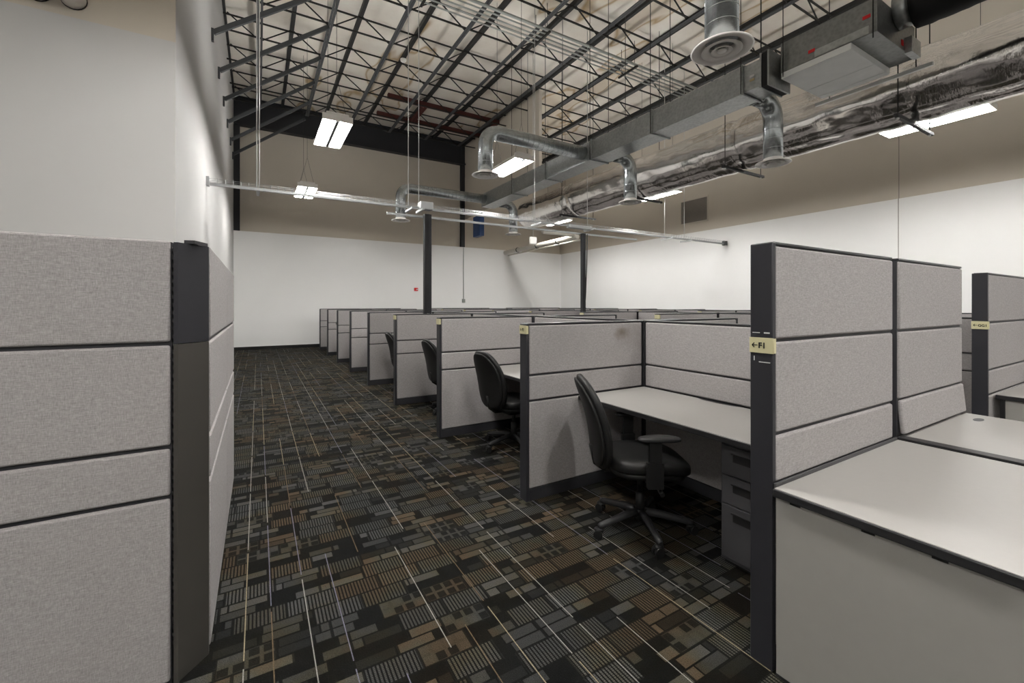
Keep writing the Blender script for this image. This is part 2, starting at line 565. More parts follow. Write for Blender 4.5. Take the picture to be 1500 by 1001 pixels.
def make_panel(label, loc, rz, L, H, gaps, group, name='cubicle_panel', sign=None, post='start', cap=True, skip=(), kick=True, stain=False, inset=(0.006, 0.006), junction=False):
    """runs along local +x from 0 to L, centred on local y = 0"""
    t = thing(name, label, 'cubicle panel', loc, rz, group)
    cpart(('frame', L, H), 'frame', lambda: box(NB(), 0.002, L - 0.002, -0.031, 0.031, 0.0, H - 0.012), 'frame', t)
    if kick:
      cpart(('kick', L), 'base_kick', lambda: box(NB(), 0.004, L - 0.004, -0.041, 0.041, 0.0, 0.088, 0.003, 1), 'frame', t)
    if cap:
        cpart(('cap', L, H), 'top_cap', lambda: box(NB(), 0.0, L, -0.040, 0.040, H - 0.013, H, 0.004, 2), 'cap', t)
    x0 = 0.0
    if post == 'start':
        cpart(('post', H), 'end_post', lambda: box(NB(), -0.022, 0.004, -0.045, 0.045, 0.0, H - 0.004, 0.004, 2), 'post_upper', t)
    elif post == 'end':
        cpart(('poste', H, L), 'end_post', lambda: box(NB(), L - 0.004, L + 0.022, -0.045, 0.045, 0.0, H - 0.004, 0.004, 2), 'post_upper', t)
    if junction:
        cpart(('junction', H, round(L, 4)), 'corner_post', lambda: box(NB(), L + 0.001, L + TH - 0.001, -0.040, 0.040, 0.0, H - 0.001, 0.003, 1), 'frame', t)
    zs = [0.092 if kick else 0.012] + sorted(gaps) + [H - 0.008 if not cap else H - 0.018]
    for side in (-1, 1):
        for a, b_ in zip(zs, zs[1:]):
            if (side, round(a, 3)) in skip:
                continue
            lo = a + (0.007 if a > 0.1 else 0.0)
            hi = b_ - (0.007 if b_ < H - 0.1 else 0.0)
            ia, ib = inset if side < 0 else inset[::-1]
            o = cpart(('tile', round(L, 4), round(lo, 3), round(hi, 3), ia, ib), 'fabric_tile', lambda lo=lo, hi=hi: tile_bm(L, lo, hi, ia, ib), 'fabric', t)
            if side < 0:
                o.location = (0, -0.034, 0)
                if stain and b_ == zs[-1]:
                    o.data = o.data.copy()
                    o.data.materials[0] = M['fabric_stained']
                    o['label'] = 'tile with a brownish stain'
                o.rotation_euler = (0, 0, 0)
            else:
                o.location = (L, 0.034, 0)
                o.rotation_euler = (0, 0, PI)
            # tile front faces local -y
    if sign is not None:
        zt, txt = sign
        px = -0.022 if post == 'start' else L + 0.022
        sx = -1 if post == 'start' else 1
        bm = NB()
        box(bm, min(px, px + sx * 0.004), max(px, px + sx * 0.004), -0.050, 0.046, zt - 0.031, zt + 0.031, 0.001, 1)
        box(bm, min(px, px - sx * 0.014), max(px, px - sx * 0.014), -0.051, -0.0475, zt - 0.029, zt + 0.029)
        sg = part('sign_plate', bm, 'tag', t, 'pale yellow tag')
        if txt:
            lettering(sg, txt, px + sx * 0.0045, zt)
    return t

def lettering(sg, txt, px, zt):
    """arrow and characters on a plate that faces local -x; reading direction runs from +y to -y"""
    bm = NB()
    h = 0.0235
    y = 0.034
    # arrow
    bar(bm, (px, y, zt), (px, y - 0.022, zt), 0.0008, 0.0036)
    for s in (-1, 1):
        bar(bm, (px, y, zt), (px, y - 0.009, zt + s * 0.009), 0.0008, 0.0036)
    o = part('arrow', bm, 'ink', sg)
    cu = bpy.data.curves.new('sign_text', 'FONT')
    cu.body = txt
    cu.size = h * 1.35 if len(txt) < 3 else h * 1.1
    cu.extrude = 0.0004
    cu.offset = 0.0010
    tmp = bpy.data.objects.new('sign_text', cu)
    me = bpy.data.meshes.new_from_object(tmp)
    bpy.data.objects.remove(tmp)
    me.materials.append(M['ink'])
    l = link('lettering', me, sg)
    # text x -> local -y, text y -> +z, normal -> -x
    l.matrix_local = Matrix(((0, 0, -1, px), (-1, 0, 0, y - 0.025), (0, 1, 0, zt - h * 0.46), (0, 0, 0, 1)))

GL = [0.735, 0.925]            # gaps of the low panels
GT = [0.735, 0.930, 1.305]     # gaps of the tall panels
HL, HT = 1.31, 1.70
Y0, PITCH = 2.705, 1.75        # centre of the first low cross panel, spacing
NP = 8
yk = [Y0 + PITCH * k for k in range(NP)]
YF = 0.985                     # centre of the tall front panels

# tall front panels, first row
f1 = make_panel('tall gray panel with the yellow arrow F1 tag on its dark end post', (1.767, YF, 0), 0, 2.905 - 1.767, HT, GT, 'tall gray panels', sign=(1.285, 'F1'))
bm = NB()
box(bm, -0.0235, -0.022, 0.005, 0.034, 1.334, 1.3365)
box(bm, -0.0235, -0.022, -0.034, -0.012, 1.333, 1.338)
box(bm, -0.0235, -0.022, -0.036, 0.008, 1.216, 1.2195)
box(bm, -0.0235, -0.022, 0.026, 0.029, 1.222, 1.24)
part('scratch', bm, 'scuff', f1, 'bare metal scratches above and below the tag')
f1b = make_panel('tall gray panel behind the grommet desk with a crooked lower tile', (2.985, YF, 0), 0, 1.03, HT, GT, 'tall gray panels', post='none')
for ch in list(f1b.children):
    if ch.name.startswith('fabric_tile') and ch.location.y < 0:
        zc = sum(v.co.z for v in ch.data.vertices) / len(ch.data.vertices)
        if 0.75 < zc < 0.9:
            ch.location = (0.012, -0.036, -0.006)
            ch.rotation_euler = (math.radians(-5), 0, 0)
            # keep the lower edge out from the frame, hinge near the top
            ch.location = (0.012, -0.036 - 0.93 * math.sin(math.radians(5)), 0.006)
            ch['label'] = 'loose tile leaning out at the bottom'
f2 = make_panel('tall gray panel with dark post at the far right of the photo', (4.93, 1.055, 0), 0, 1.5, HT, GT, 'tall gray panels', sign=(1.285, 'GG1'))

rowdef = [  # left end, spine centre, right end, words
    (1.712, 2.95, 4.27, 'aisle row'),
    (5.17, 6.60, 7.75, 'middle row'),
    (8.57, 9.90, 11.15, 'right wall row'),
]
for ri, (xa, xs, xb, rw) in enumerate(rowdef):
    for k in range(NP):
        Lw = xs - 0.045 - xa
        o = ORD[k]
        if ri == 0:
            lab = ['low gray aisle panel nearest the camera, yellow tag, stained top tile',
                   'second low gray aisle panel from the camera, yellow tag on its end post',
                   'third low gray aisle panel from the camera, dark chair back before it',
                   'fourth low gray aisle panel from the camera, just behind the third',
                   'fifth low gray aisle panel from the camera along the carpeted aisle',
                   'sixth low gray aisle panel from the camera along the carpeted aisle',
                   'seventh low gray aisle panel from the camera, last but one',
                   'last low gray aisle panel, standing nearest the back wall'][k]
        else:
            lab = f'{o} low panel from the camera, left half of the {rw}'
        sg = (1.262, 'F1') if (ri == 0 and k == 0) else ((1.262, '') if (ri > 0 or k < 3) else None)
        make_panel(lab, (xa, yk[k], 0), 0, Lw, HL, GL, 'low gray cross panels', sign=sg, stain=(ri == 0 and k == 0), inset=(0.006, 0.022))
        Rw = xb - xs - 0.045
        make_panel(f'{o} low panel from the camera, right half of the {rw}', (xs + 0.045, yk[k], 0), 0, Rw, HL, GL, 'low gray cross panels', post='end', inset=(0.022, 0.006))
        # spine panel of the bay in front of cross panel k
        ys = (YF if k == 0 else yk[k - 1]) + TH / 2 + 0.0
        ye = yk[k] - TH / 2
        if ri == 0 and k == 0:
            lab = 'low gray spine panel behind the white desk with the black armchair'
        else:
            lab = f'{o} lengthwise spine panel from the camera, {rw}'
        make_panel(lab, (xs, ys if k == 0 else ys, 0), PI / 2, ye - ys, HL, GL, 'low gray spine panels', post='none', inset=(0.012, 0.018), junction=True)

# small black clip on the first spine panel
clip = box(NB(), 2.896, 2.9068, 1.40, 1.415, 0.80, 0.84, 0.002, 1)
co = link('cable_clip', mesh('cable_clip', clip, 'pull'))
tag(co, 'tiny black clip on the spine panel above the white desk', 'clip')

# ------------------------------------------------------------------ left foreground workstation panels
make_panel('large gray panel in the left foreground facing the camera', (-1.60, 2.115, 0), 0, 1.318, HT, [0.715, 0.905, 1.300], 'tall gray panels', post='none', cap=False, kick=False)
make_panel('tall gray panel running away beside the left corner post', (-0.216, 2.20, 0), PI / 2, 1.14, HT, [0.715, 0.905, 1.300], 'tall gray panels', post='none', cap=False, kick=False)
make_panel('second tall gray panel behind the left corner post, nearer the back', (-0.216, 3.345, 0), PI / 2, 0.90, HT, [0.715, 0.905, 1.300], 'tall gray panels', post='none', cap=False, kick=False)
t = thing('corner_post', 'dark charcoal chamfered corner post in the left foreground', 'post', (0, 0, 0))
poly = [(-0.278, 2.072), (-0.264, 2.072), (-0.176, 2.176), (-0.176, 2.196), (-0.256, 2.196), (-0.278, 2.16)]
part('lower_cover', prism(NB(), poly, 0, 1.296), 'post_lower', t, 'brownish lower cover')
part('upper_cover', prism(NB(), poly, 1.299, 1.688), 'post_upper', t, 'bluish black upper cover')
part('top_cap', prism(NB(), [(-0.250, 2.11), (-0.215, 2.10), (-0.180, 2.180), (-0.180, 2.196), (-0.250, 2.196)], 1.688, 1.702), 'cap', t)
bm = NB()
for z in [0.15 + 0.03 * i for i in range(51)]:
    box(bm, -0.2815, -0.2785, 2.074, 2.080, z, z + 0.015)
part('slotted_rail', bm, 'pull', t)

# ------------------------------------------------------------------ desks
def make_desk(label, x0, x1, y0, y1, group, edge_sides, z=0.735, brackets=(), rnd=0.03):
    t = thing('desk', label, 'desk', ((x0 + x1) / 2, (y0 + y1) / 2, 0), 0, group)
    hx, hy = (x1 - x0) / 2, (y1 - y0) / 2
    part('worktop', box(NB(), -hx + 0.004, hx - 0.004, -hy + 0.004, hy - 0.004, z - 0.030, z, 0.002, 1), 'laminate', t)
    bm = NB()
    for s in edge_sides:
        if s == 'l': box(bm, -hx - 0.004, -hx + 0.006, -hy, hy, z - 0.034, z - 0.003, 0.004, 2)
        if s == 'r': box(bm, hx - 0.006, hx + 0.004, -hy, hy, z - 0.034, z - 0.003, 0.004, 2)
        if s == 'f': box(bm, -hx, hx, -hy - 0.004, -hy + 0.006, z - 0.034, z - 0.003, 0.004, 2)
    part('edge_band', bm, 'edge', t)
    for by in brackets:
        bm = NB()
        yy = by - (y0 + y1) / 2
        prism(bm, [(hx - 0.01, yy - 0.012), (hx - 0.01, yy + 0.012), (-hx + 0.15, yy + 0.012), (-hx + 0.15, yy - 0.012)], z - 0.12, z - 0.031)
        part('bracket', bm, 'frame', t)
    return t

for k in range(NP):
    ya = (YF if k == 0 else yk[k - 1]) + TH / 2 + 0.008
    yb = yk[k] - TH / 2 - 0.008
    lab = 'off-white desk in the nearest cubicle, behind the black armchair' if k == 0 else \
          f'off-white desk between the {ORD[k-1]} and {ORD[k]} low aisle panels'
    d = make_desk(lab, 2.17, 2.898, ya, yb, 'desks of the aisle row', 'l', brackets=() if k == 0 else (ya + 0.03, yb - 0.03))
    if k == 0:
        bm = NB()
        for a in range(24):
            pass
        hx = (2.898 - 2.17) / 2
        prism(bm, [(hx - 0.004, -0.10), (hx - 0.004, 0.28), (hx - 0.035, 0.20), (hx - 0.040, 0.09), (hx - 0.035, -0.02)], 0.7352, 0.7358)
        part('cable_cutout', bm, 'edge', d, 'black cable slot at the back edge')

# front desks at the right
d = make_desk('off-white desk with black edge and gray side in the right foreground', 1.728, 2.915, 0.285, 0.930, 'front desks', 'lf')
cx, cy = (1.728 + 2.915) / 2, (0.285 + 0.930) / 2
part('side_panel', box(NB(), 1.742 - cx, 1.762 - cx, 0.290 - cy, 0.925 - cy, 0.0, 0.700, 0.001, 1), 'gable', d, 'plain gray side panel')
part('plinth', box(NB(), 1.739 - cx, 1.7415 - cx, 0.290 - cy, 0.925 - cy, 0.0, 0.012), 'edge', d)
for y in (0.855, 0.63, 0.455):
    part('fixing_tab', box(NB(), 1.738 - cx, 1.748 - cx, y - 0.018 - cy, y + 0.018 - cy, 0.690, 0.702), 'edge', d)
part('rear_trim', box(NB(), 1.745 - cx, 2.91 - cx, 0.926 - cy, 0.936 - cy, 0.70, 0.748, 0.002, 1), 'pedestal', d, 'gray strip along the back edge')
d = make_desk('off-white desk with oval grommet beside the right foreground desk', 2.995, 4.02, 0.285, 0.930, 'front desks', 'lf')
cx, cy = (2.995 + 4.02) / 2, (0.285 + 0.930) / 2
bm = NB()
n = 24
prism(bm, [(3.84 - cx + 0.055 * math.cos(2 * PI * i / n), 0.83 - cy + 0.022 * math.sin(2 * PI * i / n)) for i in range(n)], 0.735, 0.7362)
part('grommet', bm, 'pedestal', d, 'dark oval grommet')
part('side_panel', box(NB(), 3.99 - cx, 4.01 - cx, 0.29 - cy, 0.925 - cy, 0, 0.70), 'gable', d)
t = thing('low_divider', 'dark low divider strip between the two front desks', 'divider', (2.955, 0.61, 0))
part('frame', box(NB(), -0.034, 0.034, -0.32, 0.32, 0, 0.735), 'frame', t)
part('top_cap', box(NB(), -0.036, 0.036, -0.322, 0.322, 0.735, 0.745, 0.003, 1), 'edge', t)

# desk box of the middle row behind the far right post
t = thing('desk', 'gray-sided desk end with orange clip behind the far right post', 'desk', (5.10, 0.70, 0), 0, 'front desks')
part('worktop', box(NB(), -0.06, 1.0, -0.42, 0.295, 0.71, 0.735, 0.002, 1), 'laminate', t)
part('edge_band', box(NB(), -0.07, -0.058, -0.425, 0.295, 0.70, 0.733, 0.004, 2), 'edge', t)
part('side_panel', box(NB(), -0.05, -0.03, -0.40, 0.245, 0.0, 0.705), 'gable', t)
part('side_trim', box(NB(), -0.056, -0.026, 0.245, 0.275, 0.0, 0.708, 0.004, 2), 'edge', t)
part('clip', box(NB(), -0.064, -0.050, 0.02, 0.06, 0.688, 0.702, 0.004, 2), 'orange', t, 'orange clip')

# pedestal
t = thing('drawer_pedestal', 'dark gray three-drawer pedestal under the nearest desk', 'drawer unit', (2.26, 1.29, 0))
part('body', box(NB(), 0.0, 0.56, -0.21, 0.21, 0.02, 0.69, 0.003, 1), 'pedestal', t)
part('plinth', box(NB(), 0.02, 0.55, -0.20, 0.20, 0.0, 0.02), 'pull', t)
for z0, z1 in ((0.505, 0.665), (0.345, 0.497), (0.045, 0.337)):
    bm = NB()
    dr = part('drawer', box(NB(), -0.016, 0.0, -0.195, 0.195, z0, z1, 0.003, 2), 'pedestal', t)
    bm = NB()
    zc = z1 - 0.062
    box(bm, -0.0172, -0.015, -0.12, 0.13, zc - 0.02, zc + 0.02)
    box(bm, -0.021, -0.016, -0.13, 0.14, zc + 0.02, zc + 0.025)
    part('recessed_pull', bm, 'pull', dr)

# ------------------------------------------------------------------ chairs
def chair_meshes():
    R = {}
    # seat pad
    def fs(p):
        q = Vector(p)
        x = q.x / 0.25
        q.z += -0.030 * max(0, x) ** 2.2 + 0.012 * (q.y / 0.24) ** 2
        return q + Vector((0.03, 0, 0.455))
    R['seat'] = mesh('seat', superpad(NB(), 0.255, 0.245, 0.052, 0.55, 0.62, fs, 48, 20), 'leather')
    R['seat_shell'] = mesh('seat_shell', superpad(NB(), 0.235, 0.225, 0.035, 0.6, 0.65, lambda p: Vector((p.x + 0.025, p.y, p.z + 0.412 - 0.02 * max(0, p.x / 0.25) ** 2)), 40, 12), 'plastic')
    tilt = math.radians(13)
    def fb(dx):
        def f(p):
            # p.x thickness, p.y width, p.z height
            zz = p.z / 0.295
            wy = p.y * (1.0 - 0.10 * zz - 0.10 * zz * zz)
            x = p.x + dx + 0.45 * wy * wy + 0.032 * math.cos(zz * 1.7) - 0.03
            z = p.z + 0.295
            return Vector((-0.225 + x * math.cos(tilt) - z * math.sin(tilt), wy, 0.425 + z * math.cos(tilt) + x * math.sin(tilt)))
        return f
    R['backrest'] = mesh('backrest', superpad(NB(), 0.038, 0.235, 0.295, 0.62, 0.62, fb(0.0), 44, 26), 'leather')
    # superpad wants plan in x,y: reuse with thickness on x
    R['back_shell'] = mesh('back_shell', superpad(NB(), 0.022, 0.222, 0.280, 0.7, 0.7, fb(-0.032), 44, 22), 'plastic')
    R['back_bar'] = mesh('back_bar', tube(NB(), [(0.0, 0, 0.392), (-0.12, 0, 0.380), (-0.22, 0, 0.385), (-0.285, 0, 0.43), (-0.31, 0, 0.55)], 0.022, 8), 'plastic')
    R['mechanism'] = mesh('seat_mechanism', box(NB(), -0.10, 0.12, -0.075, 0.075, 0.335, 0.395, 0.012, 2), 'plastic')
    bm = NB()
    tube(bm, [(0, 0, 0.09), (0, 0, 0.24)], 0.028, 16)
    tube(bm, [(0, 0, 0.24), (0, 0, 0.345)], 0.018, 16)
    R['gas_column'] = mesh('gas_column', bm, 'plastic')
    bm = NB()
    tube(bm, [(0.03, -0.05, 0.36), (0.04, -0.20, 0.355), (0.05, -0.235, 0.345)], 0.007, 8)
    tube(bm, [(0.05, -0.225, 0.347), (0.052, -0.275, 0.335)], 0.014, 8)
    R['lever'] = mesh('lever', bm, 'plastic')
    bm = NB()
    tube(bm, [(0, 0, 0.07), (0, 0, 0.135)], 0.042, 16)
    R['hub'] = mesh('hub', bm, 'plastic')
    bm = NB()
    tube(bm, [(0.025, 0, 0.112), (0.12, 0, 0.108), (0.22, 0, 0.090), (0.295, 0, 0.078), (0.318, 0, 0.073)], 0.02, 10, True, [0.026, 0.024, 0.021, 0.020, 0.014])
    R['base_leg'] = mesh('base_leg', bm, 'arm')
    bm = NB()
    tube(bm, [(0, 0, 0.072), (0, 0, 0.045)], 0.007, 8)
    for s in (-1, 1):
        tube(bm, [(0.012, s * 0.006, 0.0275), (0.012, s * 0.026, 0.0275)], 0.0275, 18)
    superpad(bm, 0.030, 0.022, 0.012, 0.7, 0.8, lambda p: p + Vector((0.008, 0, 0.053)), 16, 8)
    R['caster'] = mesh('caster', bm, 'plastic')
    bm = NB()
    superpad(bm, 0.125, 0.042, 0.018, 0.7, 0.75, lambda p: Vector((p.x + 0.03, p.y, p.z + 0.668 - 0.25 * p.x * p.x)), 32, 14)
    R['arm_pad'] = mesh('arm_pad', bm, 'arm')
    bm = NB()
    prism(bm, [(-0.030, -0.014), (0.040, -0.014), (0.040, 0.014), (-0.030, 0.014)], 0.48, 0.656)
    prism(bm, [(-0.042, -0.018), (0.050, -0.018), (0.050, 0.018), (-0.042, 0.018)], 0.38, 0.53)
    bar(bm, (0.004, 0.0, 0.392), (0.004, 0.20, 0.392), 0.07, 0.014)
    R['arm_post'] = mesh('arm_post', bm, 'plastic')
    return R
CH = chair_meshes()

def make_chair(label, loc, face, base_rot, arms):
    t = thing('office_chair', label, 'chair', loc, face, 'black swivel chairs')
    for nm in ('seat', 'seat_shell', 'backrest', 'back_bar', 'gas_column', 'lever', 'hub'):
        link(nm, CH[nm], t)
    link('seat_mechanism', CH['mechanism'], t)
    bk = link('back_shell', CH['back_shell'], t)
    for i in range(5):
        l = link('base_leg', CH['base_leg'], t)
        a = base_rot - face + 2 * PI * i / 5
        l.rotation_euler = (0, 0, a)
        c = link('caster', CH['caster'], l)
        c.location = (0.305, 0, 0)
        c.rotation_euler = (0, 0, random.uniform(-2, 2))
    if arms:
        for s in (-1, 1):
            a = link('armrest', CH['arm_post'], t)
            a.location = (0, s * 0.285, 0)
            if s > 0:
                a.rotation_euler = (0, 0, PI)
            p = link('arm_pad', CH['arm_pad'], a)
            if s > 0:
                p.rotation_euler = (0, 0, PI)
    return t
rad = math.radians
make_chair('black vinyl office chair with armrests at the nearest desk', (2.13, 1.98, 0), rad(-31), rad(172), True)
make_chair('black armless office chair between the first and second aisle panels', (2.26, 3.80, 0), rad(4), rad(190), False)
make_chair('black office chair between the second and third aisle panels', (2.28, 5.45, 0), rad(2), rad(200), False)
make_chair('black office chair between the third and fourth aisle panels', (2.24, 7.18, 0), rad(0), rad(185), False)
make_chair('black office chair tucked between the sixth and seventh aisle panels', (2.22, 12.35, 0), rad(3), rad(180), False)

# ------------------------------------------------------------------ lamps
def lamp_meshes():
    R = {}
    bm = NB()
    # reflector housing: two troughs side by side, open downwards
    prof = [(-0.215, 0.0), (-0.16, 0.085), (-0.045, 0.085), (-0.012, 0.01), (0.012, 0.01), (0.045, 0.085), (0.16, 0.085), (0.215, 0.0)]
    outer = [(0.222, 0.0), (0.165, 0.098), (-0.165, 0.098), (-0.222, 0.0)]
    L = 0.62
    poly = prof + outer
    a = [bm.verts.new((x, -L, z)) for x, z in poly]
    b_ = [bm.verts.new((x, L, z)) for x, z in poly]
    n = len(poly)
    for i in range(n):
        bm.faces.new((a[i], a[(i + 1) % n], b_[(i + 1) % n], b_[i]))
    R['housing'] = mesh('housing', bm, 'white_metal')
    bm = NB()
    box(bm, -0.222, 0.222, -0.004, 0.004, 0.0, 0.098)
    box(bm, -0.165, 0.165, -0.13, -0.01, 0.099, 0.14, 0.01, 1)
    R['end_cap'] = mesh('end_cap', bm, 'white_metal')
    bm = NB()
    for s in (-1, 1):
        for dx in (-0.028, 0.028):
            pass
    bm = NB()
    tube(bm, [(0, -0.575, 0.0), (0, 0.575, 0.0)], 0.019, 10)
    R['tube'] = mesh('lit_tube', bm, 'tube')
    bm = NB()
    box(bm, -0.024, 0.024, -0.6, 0.6, -0.006, 0.009)
    R['spine'] = mesh('center_spine', bm, 'steel')
    R['slot'] = mesh('added_uplight', box(NB(), -0.12, 0.12, -0.42, 0.42, 0.100, 0.104), 'slot')  # added glowing panel that lifts the ceiling
    bm = NB()
    for sx in (-1, 1):
        tube(bm, [(sx * 0.15, 0, 0.12), (0, 0, 0.75)], 0.003, 5)
    tube(bm, [(0, 0, 0.75), (0, 0, ZD - 4.27)], 0.0035, 5)
    R['cable'] = mesh('suspension_cable', bm, 'rod')
    return R
LM = lamp_meshes()
def make_lamp(label, x, y, z=4.27):
    t = thing('fluorescent_light', label, 'ceiling light', (x, y, z), 0, 'suspended fluorescent lights')
    link('housing', LM['housing'], t)
    link('center_spine', LM['spine'], t)
    link('added_uplight', LM['slot'], t)
    for s in (-1, 1):
        e = link('end_cap', LM['end_cap'], t)
        e.location = (0, s * 0.62, 0)
        e.rotation_euler = (0, 0, 0 if s > 0 else PI)
        c = link('suspension_cable', LM['cable'], t)
        c.location = (0, s * 0.5, 0)
        for dx in (0.058, 0.145):
            l = link('lit_tube', LM['tube'], t)
            l.location = (s * dx, 0, 0.022)
    return t
make_lamp('lit four-tube light nearest the left wall, before the dark girder', 1.06, 7.70)
make_lamp('small lit light further back behind the cable basket at left', 1.03, 12.05)
make_lamp('lit light over the aisle, above the view of the camera', 1.05, 2.85)
make_lamp('lit light behind the camera at far left', -2.40, -1.10)
make_lamp('lit light behind the bent galvanised branch pipe', 4.47, 7.72)
make_lamp('lit light under the foil duct near the wall grille', 8.95, 7.76)
make_lamp('distant lit light below the far end of the foil duct', 8.88, 12.05)
make_lamp('lit light below the foil duct at the right edge', 9.02, 2.43)
make_lamp('lit light behind the camera at left', 1.05, -1.40)
make_lamp('lit light behind the camera at center', 4.47, -1.60)
make_lamp('lit light behind the camera at right', 9.0, -2.60)

# ------------------------------------------------------------------ roof framing
JX = [0.04 + 1.3 * i for i in range(10)]
ZBC = 7.45
jn = 0
for i, x in enumerate(JX):
    t = thing('roof_joist', f'{ORD[i]} dark steel roof joist from the left wall, running down the room', 'roof joist', (x, 0, 0), 0, 'steel roof joists')
    bm = NB()
    for s in (-1, 1):
        box(bm, s * 0.028 - 0.022, s * 0.028 + 0.022, -5.9, YB - 0.9, ZBC - 0.005, ZBC + 0.004)
        box(bm, s * 0.010 - 0.003, s * 0.010 + 0.003, -5.9, YB - 0.9, ZBC - 0.004, ZBC + 0.045)
    part('bottom_chord', bm, 'steel', t)
    bm = NB()
    bar(bm, (0, YB - 0.92, ZBC + 0.01), (0, YB - 0.12, ZBC + 0.36), 0.04)
    part('end_stub', bm, 'steel', t)
for i, x in enumerate(JX):
    xx = x + 0.65
    if xx > XR:
        continue
    o = link('roof_purlin', mesh('roof_purlin', box(NB(), xx - 0.04, xx + 0.04, -5.9, YB - 0.02, ZD - 0.11, ZD - 0.002), 'steel_dark'))
    tag(o, f'dark roof purlin against the deck just right of the {ORD[i]} joist', 'roof purlin', 'roof purlins')
ROWS = [4.60, 5.95, 7.30, 8.65, 10.0, 11.35, 12.70, 14.05, 15.10]
for r, y in enumerate(ROWS):
    t = thing('bracing_row', f'{ORD[r]} row of thin crosswise bracing under the roof from the camera', 'roof bracing', (0, y, 0), 0, 'roof bracing rows')
    part('lower_rod', bar(NB(), (XL, 0, ZBC + 0.055), (XR, 0, ZBC + 0.055), 0.03), 'rod', t)
    part('upper_rod', bar(NB(), (XL, 0.04, ZD - 0.13), (XR, 0.04, ZD - 0.13), 0.03), 'rod', t)
    for x in JX:
        for s in (-1, 1):
            xe = x + s * 0.65
            if xe < XL - 0.02 or xe > XR:
                continue
            part('diagonal_strut', bar(NB(), (x + s * 0.03, 0.02, ZBC + 0.02), (xe - s * 0.02, 0.02, ZD - 0.10), 0.022), 'rod', t)
for r, y in enumerate([8.65, 10.0, 11.35, 12.70, 14.05, 15.35]):
    t = thing('wall_brace', f'{ORD[r]} sloping steel brace from the camera on the left wall', 'brace', (XL, y, 0), 0, 'left wall braces')
    xe = JX[1] - XL
    part('brace_bar', bar(NB(), (0.03, 0, 5.95), (xe - 0.03, 0, ZBC - 0.02), 0.055, 0.075), 'steel', t)
    part('wall_bracket', box(NB(), 0.0, 0.035, -0.03, 0.03, 5.80, 6.01), 'steel', t)
o = link('roof_girder', mesh('roof_girder', box(box(box(NB(), XL + 0.01, 7.24, YB + 0.02, YB + 0.06, 7.12, 7.98), XL + 0.01, 7.24, YB - 0.10, YB + 0.13, 7.10, 7.14), XL + 0.01, 7.24, YB - 0.10, YB + 0.13, 7.955, 7.985), 'girder'))
tag(o, 'black steel girder along the top of the back wall', 'girder')
bm = box(NB(), XL + 0.002, XL + 0.05, -5.9, YB, ZD - 0.10, ZD - 0.002)
tag(link('edge_angle', mesh('edge_angle', bm, 'steel_dark')), 'dark steel angle along the top of the left wall', 'steel angle')
t = thing('red_roof_framing', 'rust red beams framing a roof opening near the back wall', 'roof beam', (0, 0, 0))
part('crosswise_beam', box(NB(), 3.4, 8.9, 13.15, 13.27, ZD - 0.26, ZD - 0.13), 'red_steel', t)
part('crosswise_beam', box(NB(), 3.4, 8.9, 14.55, 14.67, ZD - 0.26, ZD - 0.13), 'red_steel', t)
part('short_beam', box(NB(), 4.55, 4.67, 13.27, 14.55, ZD - 0.26, ZD - 0.13), 'red_steel', t)
part('short_beam', box(NB(), 7.2, 7.32, 13.27, 14.55, ZD - 0.26, ZD - 0.13), 'red_steel', t)
t = thing('smoke_detector', 'small white smoke detector on the roof framing', 'smoke detector', (3.29, 11.2, ZD - 0.11))
part('body', lathe(NB(), [(0, -0.07), (0.05, -0.07), (0.075, -0.045), (0.08, 0.0), (0, 0)], (0, 0, 0), 20), 'white_metal', t)

# ------------------------------------------------------------------ conduit bundle under the roof
words = ['nearest', 'second', 'third', 'fourth', 'fifth']
for i in range(5):
    bm = NB()
    y = 7.50 + 0.13 * i
    tube(bm, [(1.4, y, 7.28), (10.3 + 0.15 * i, y, 7.28)], 0.030 if i == 0 else 0.016, 8)
    o = link('conduit_pipe', mesh('conduit_pipe', bm, 'conduit'))
    tag(o, f'{words[i]} pale conduit, counted from the camera, in the bundle under the joists', 'conduit', 'conduits under the joists')
for i, x in enumerate([2.6, 5.2, 7.8]):
    t = thing('conduit_hanger', f'{ORD[i]} small strut hanger from the left under the conduit bundle', 'hanger', (x + 0.12, 7.76, 7.225), 0, 'conduit hangers')
    part('strut', box(NB(), -0.02, 0.02, -0.32, 0.32, -0.02, 0.02), 'rod', t)
    for s in (-1, 1):
        part('rod', tube(NB(), [(0, s * 0.22, 0.02), (0, s * 0.22, 0.66)], 0.006, 6), 'rod', t)

# ------------------------------------------------------------------ supply duct, branches and fan box
DX0, DX1, DZ0, DZ1 = 5.45, 5.85, 4.20, 4.56
t = thing('rectangular_duct', 'long rectangular galvanised duct running down the room', 'duct', (0, 0, 0))
ys = [10.95, 9.2, 7.75, 6.28, 4.82, 3.32]
for a, b_ in zip(ys, ys[1:]):
    part('duct_section', box(NB(), DX0, DX1, b_ + 0.004, a - 0.004, DZ0, DZ1), 'galv', t)
for y in ys[1:]:
    bm = NB()
    box(bm, DX0 - 0.02, DX1 + 0.02, y - 0.012, y + 0.012, DZ0 - 0.02, DZ0)
    box(bm, DX0 - 0.02, DX1 + 0.02, y - 0.012, y + 0.012, DZ1, DZ1 + 0.02)
    box(bm, DX0 - 0.02, DX0, y - 0.012, y + 0.012, DZ0, DZ1)
    box(bm, DX1, DX1 + 0.02, y - 0.012, y + 0.012, DZ0, DZ1)
    part('seam_flange', bm, 'galv', t)
    for x in (DX0 - 0.035, DX1 + 0.035):
        part('hanger_rod', tube(NB(), [(x, y, DZ0 - 0.01), (x, y, ZD - 0.1)], 0.006, 6), 'rod', t)
bm = NB()
box(bm, DX0 + 0.01, DX1 - 0.01, 3.05, 3.316, DZ0 + 0.01, DZ1 - 0.01)
part('duct_section', bm, 'galv', t)
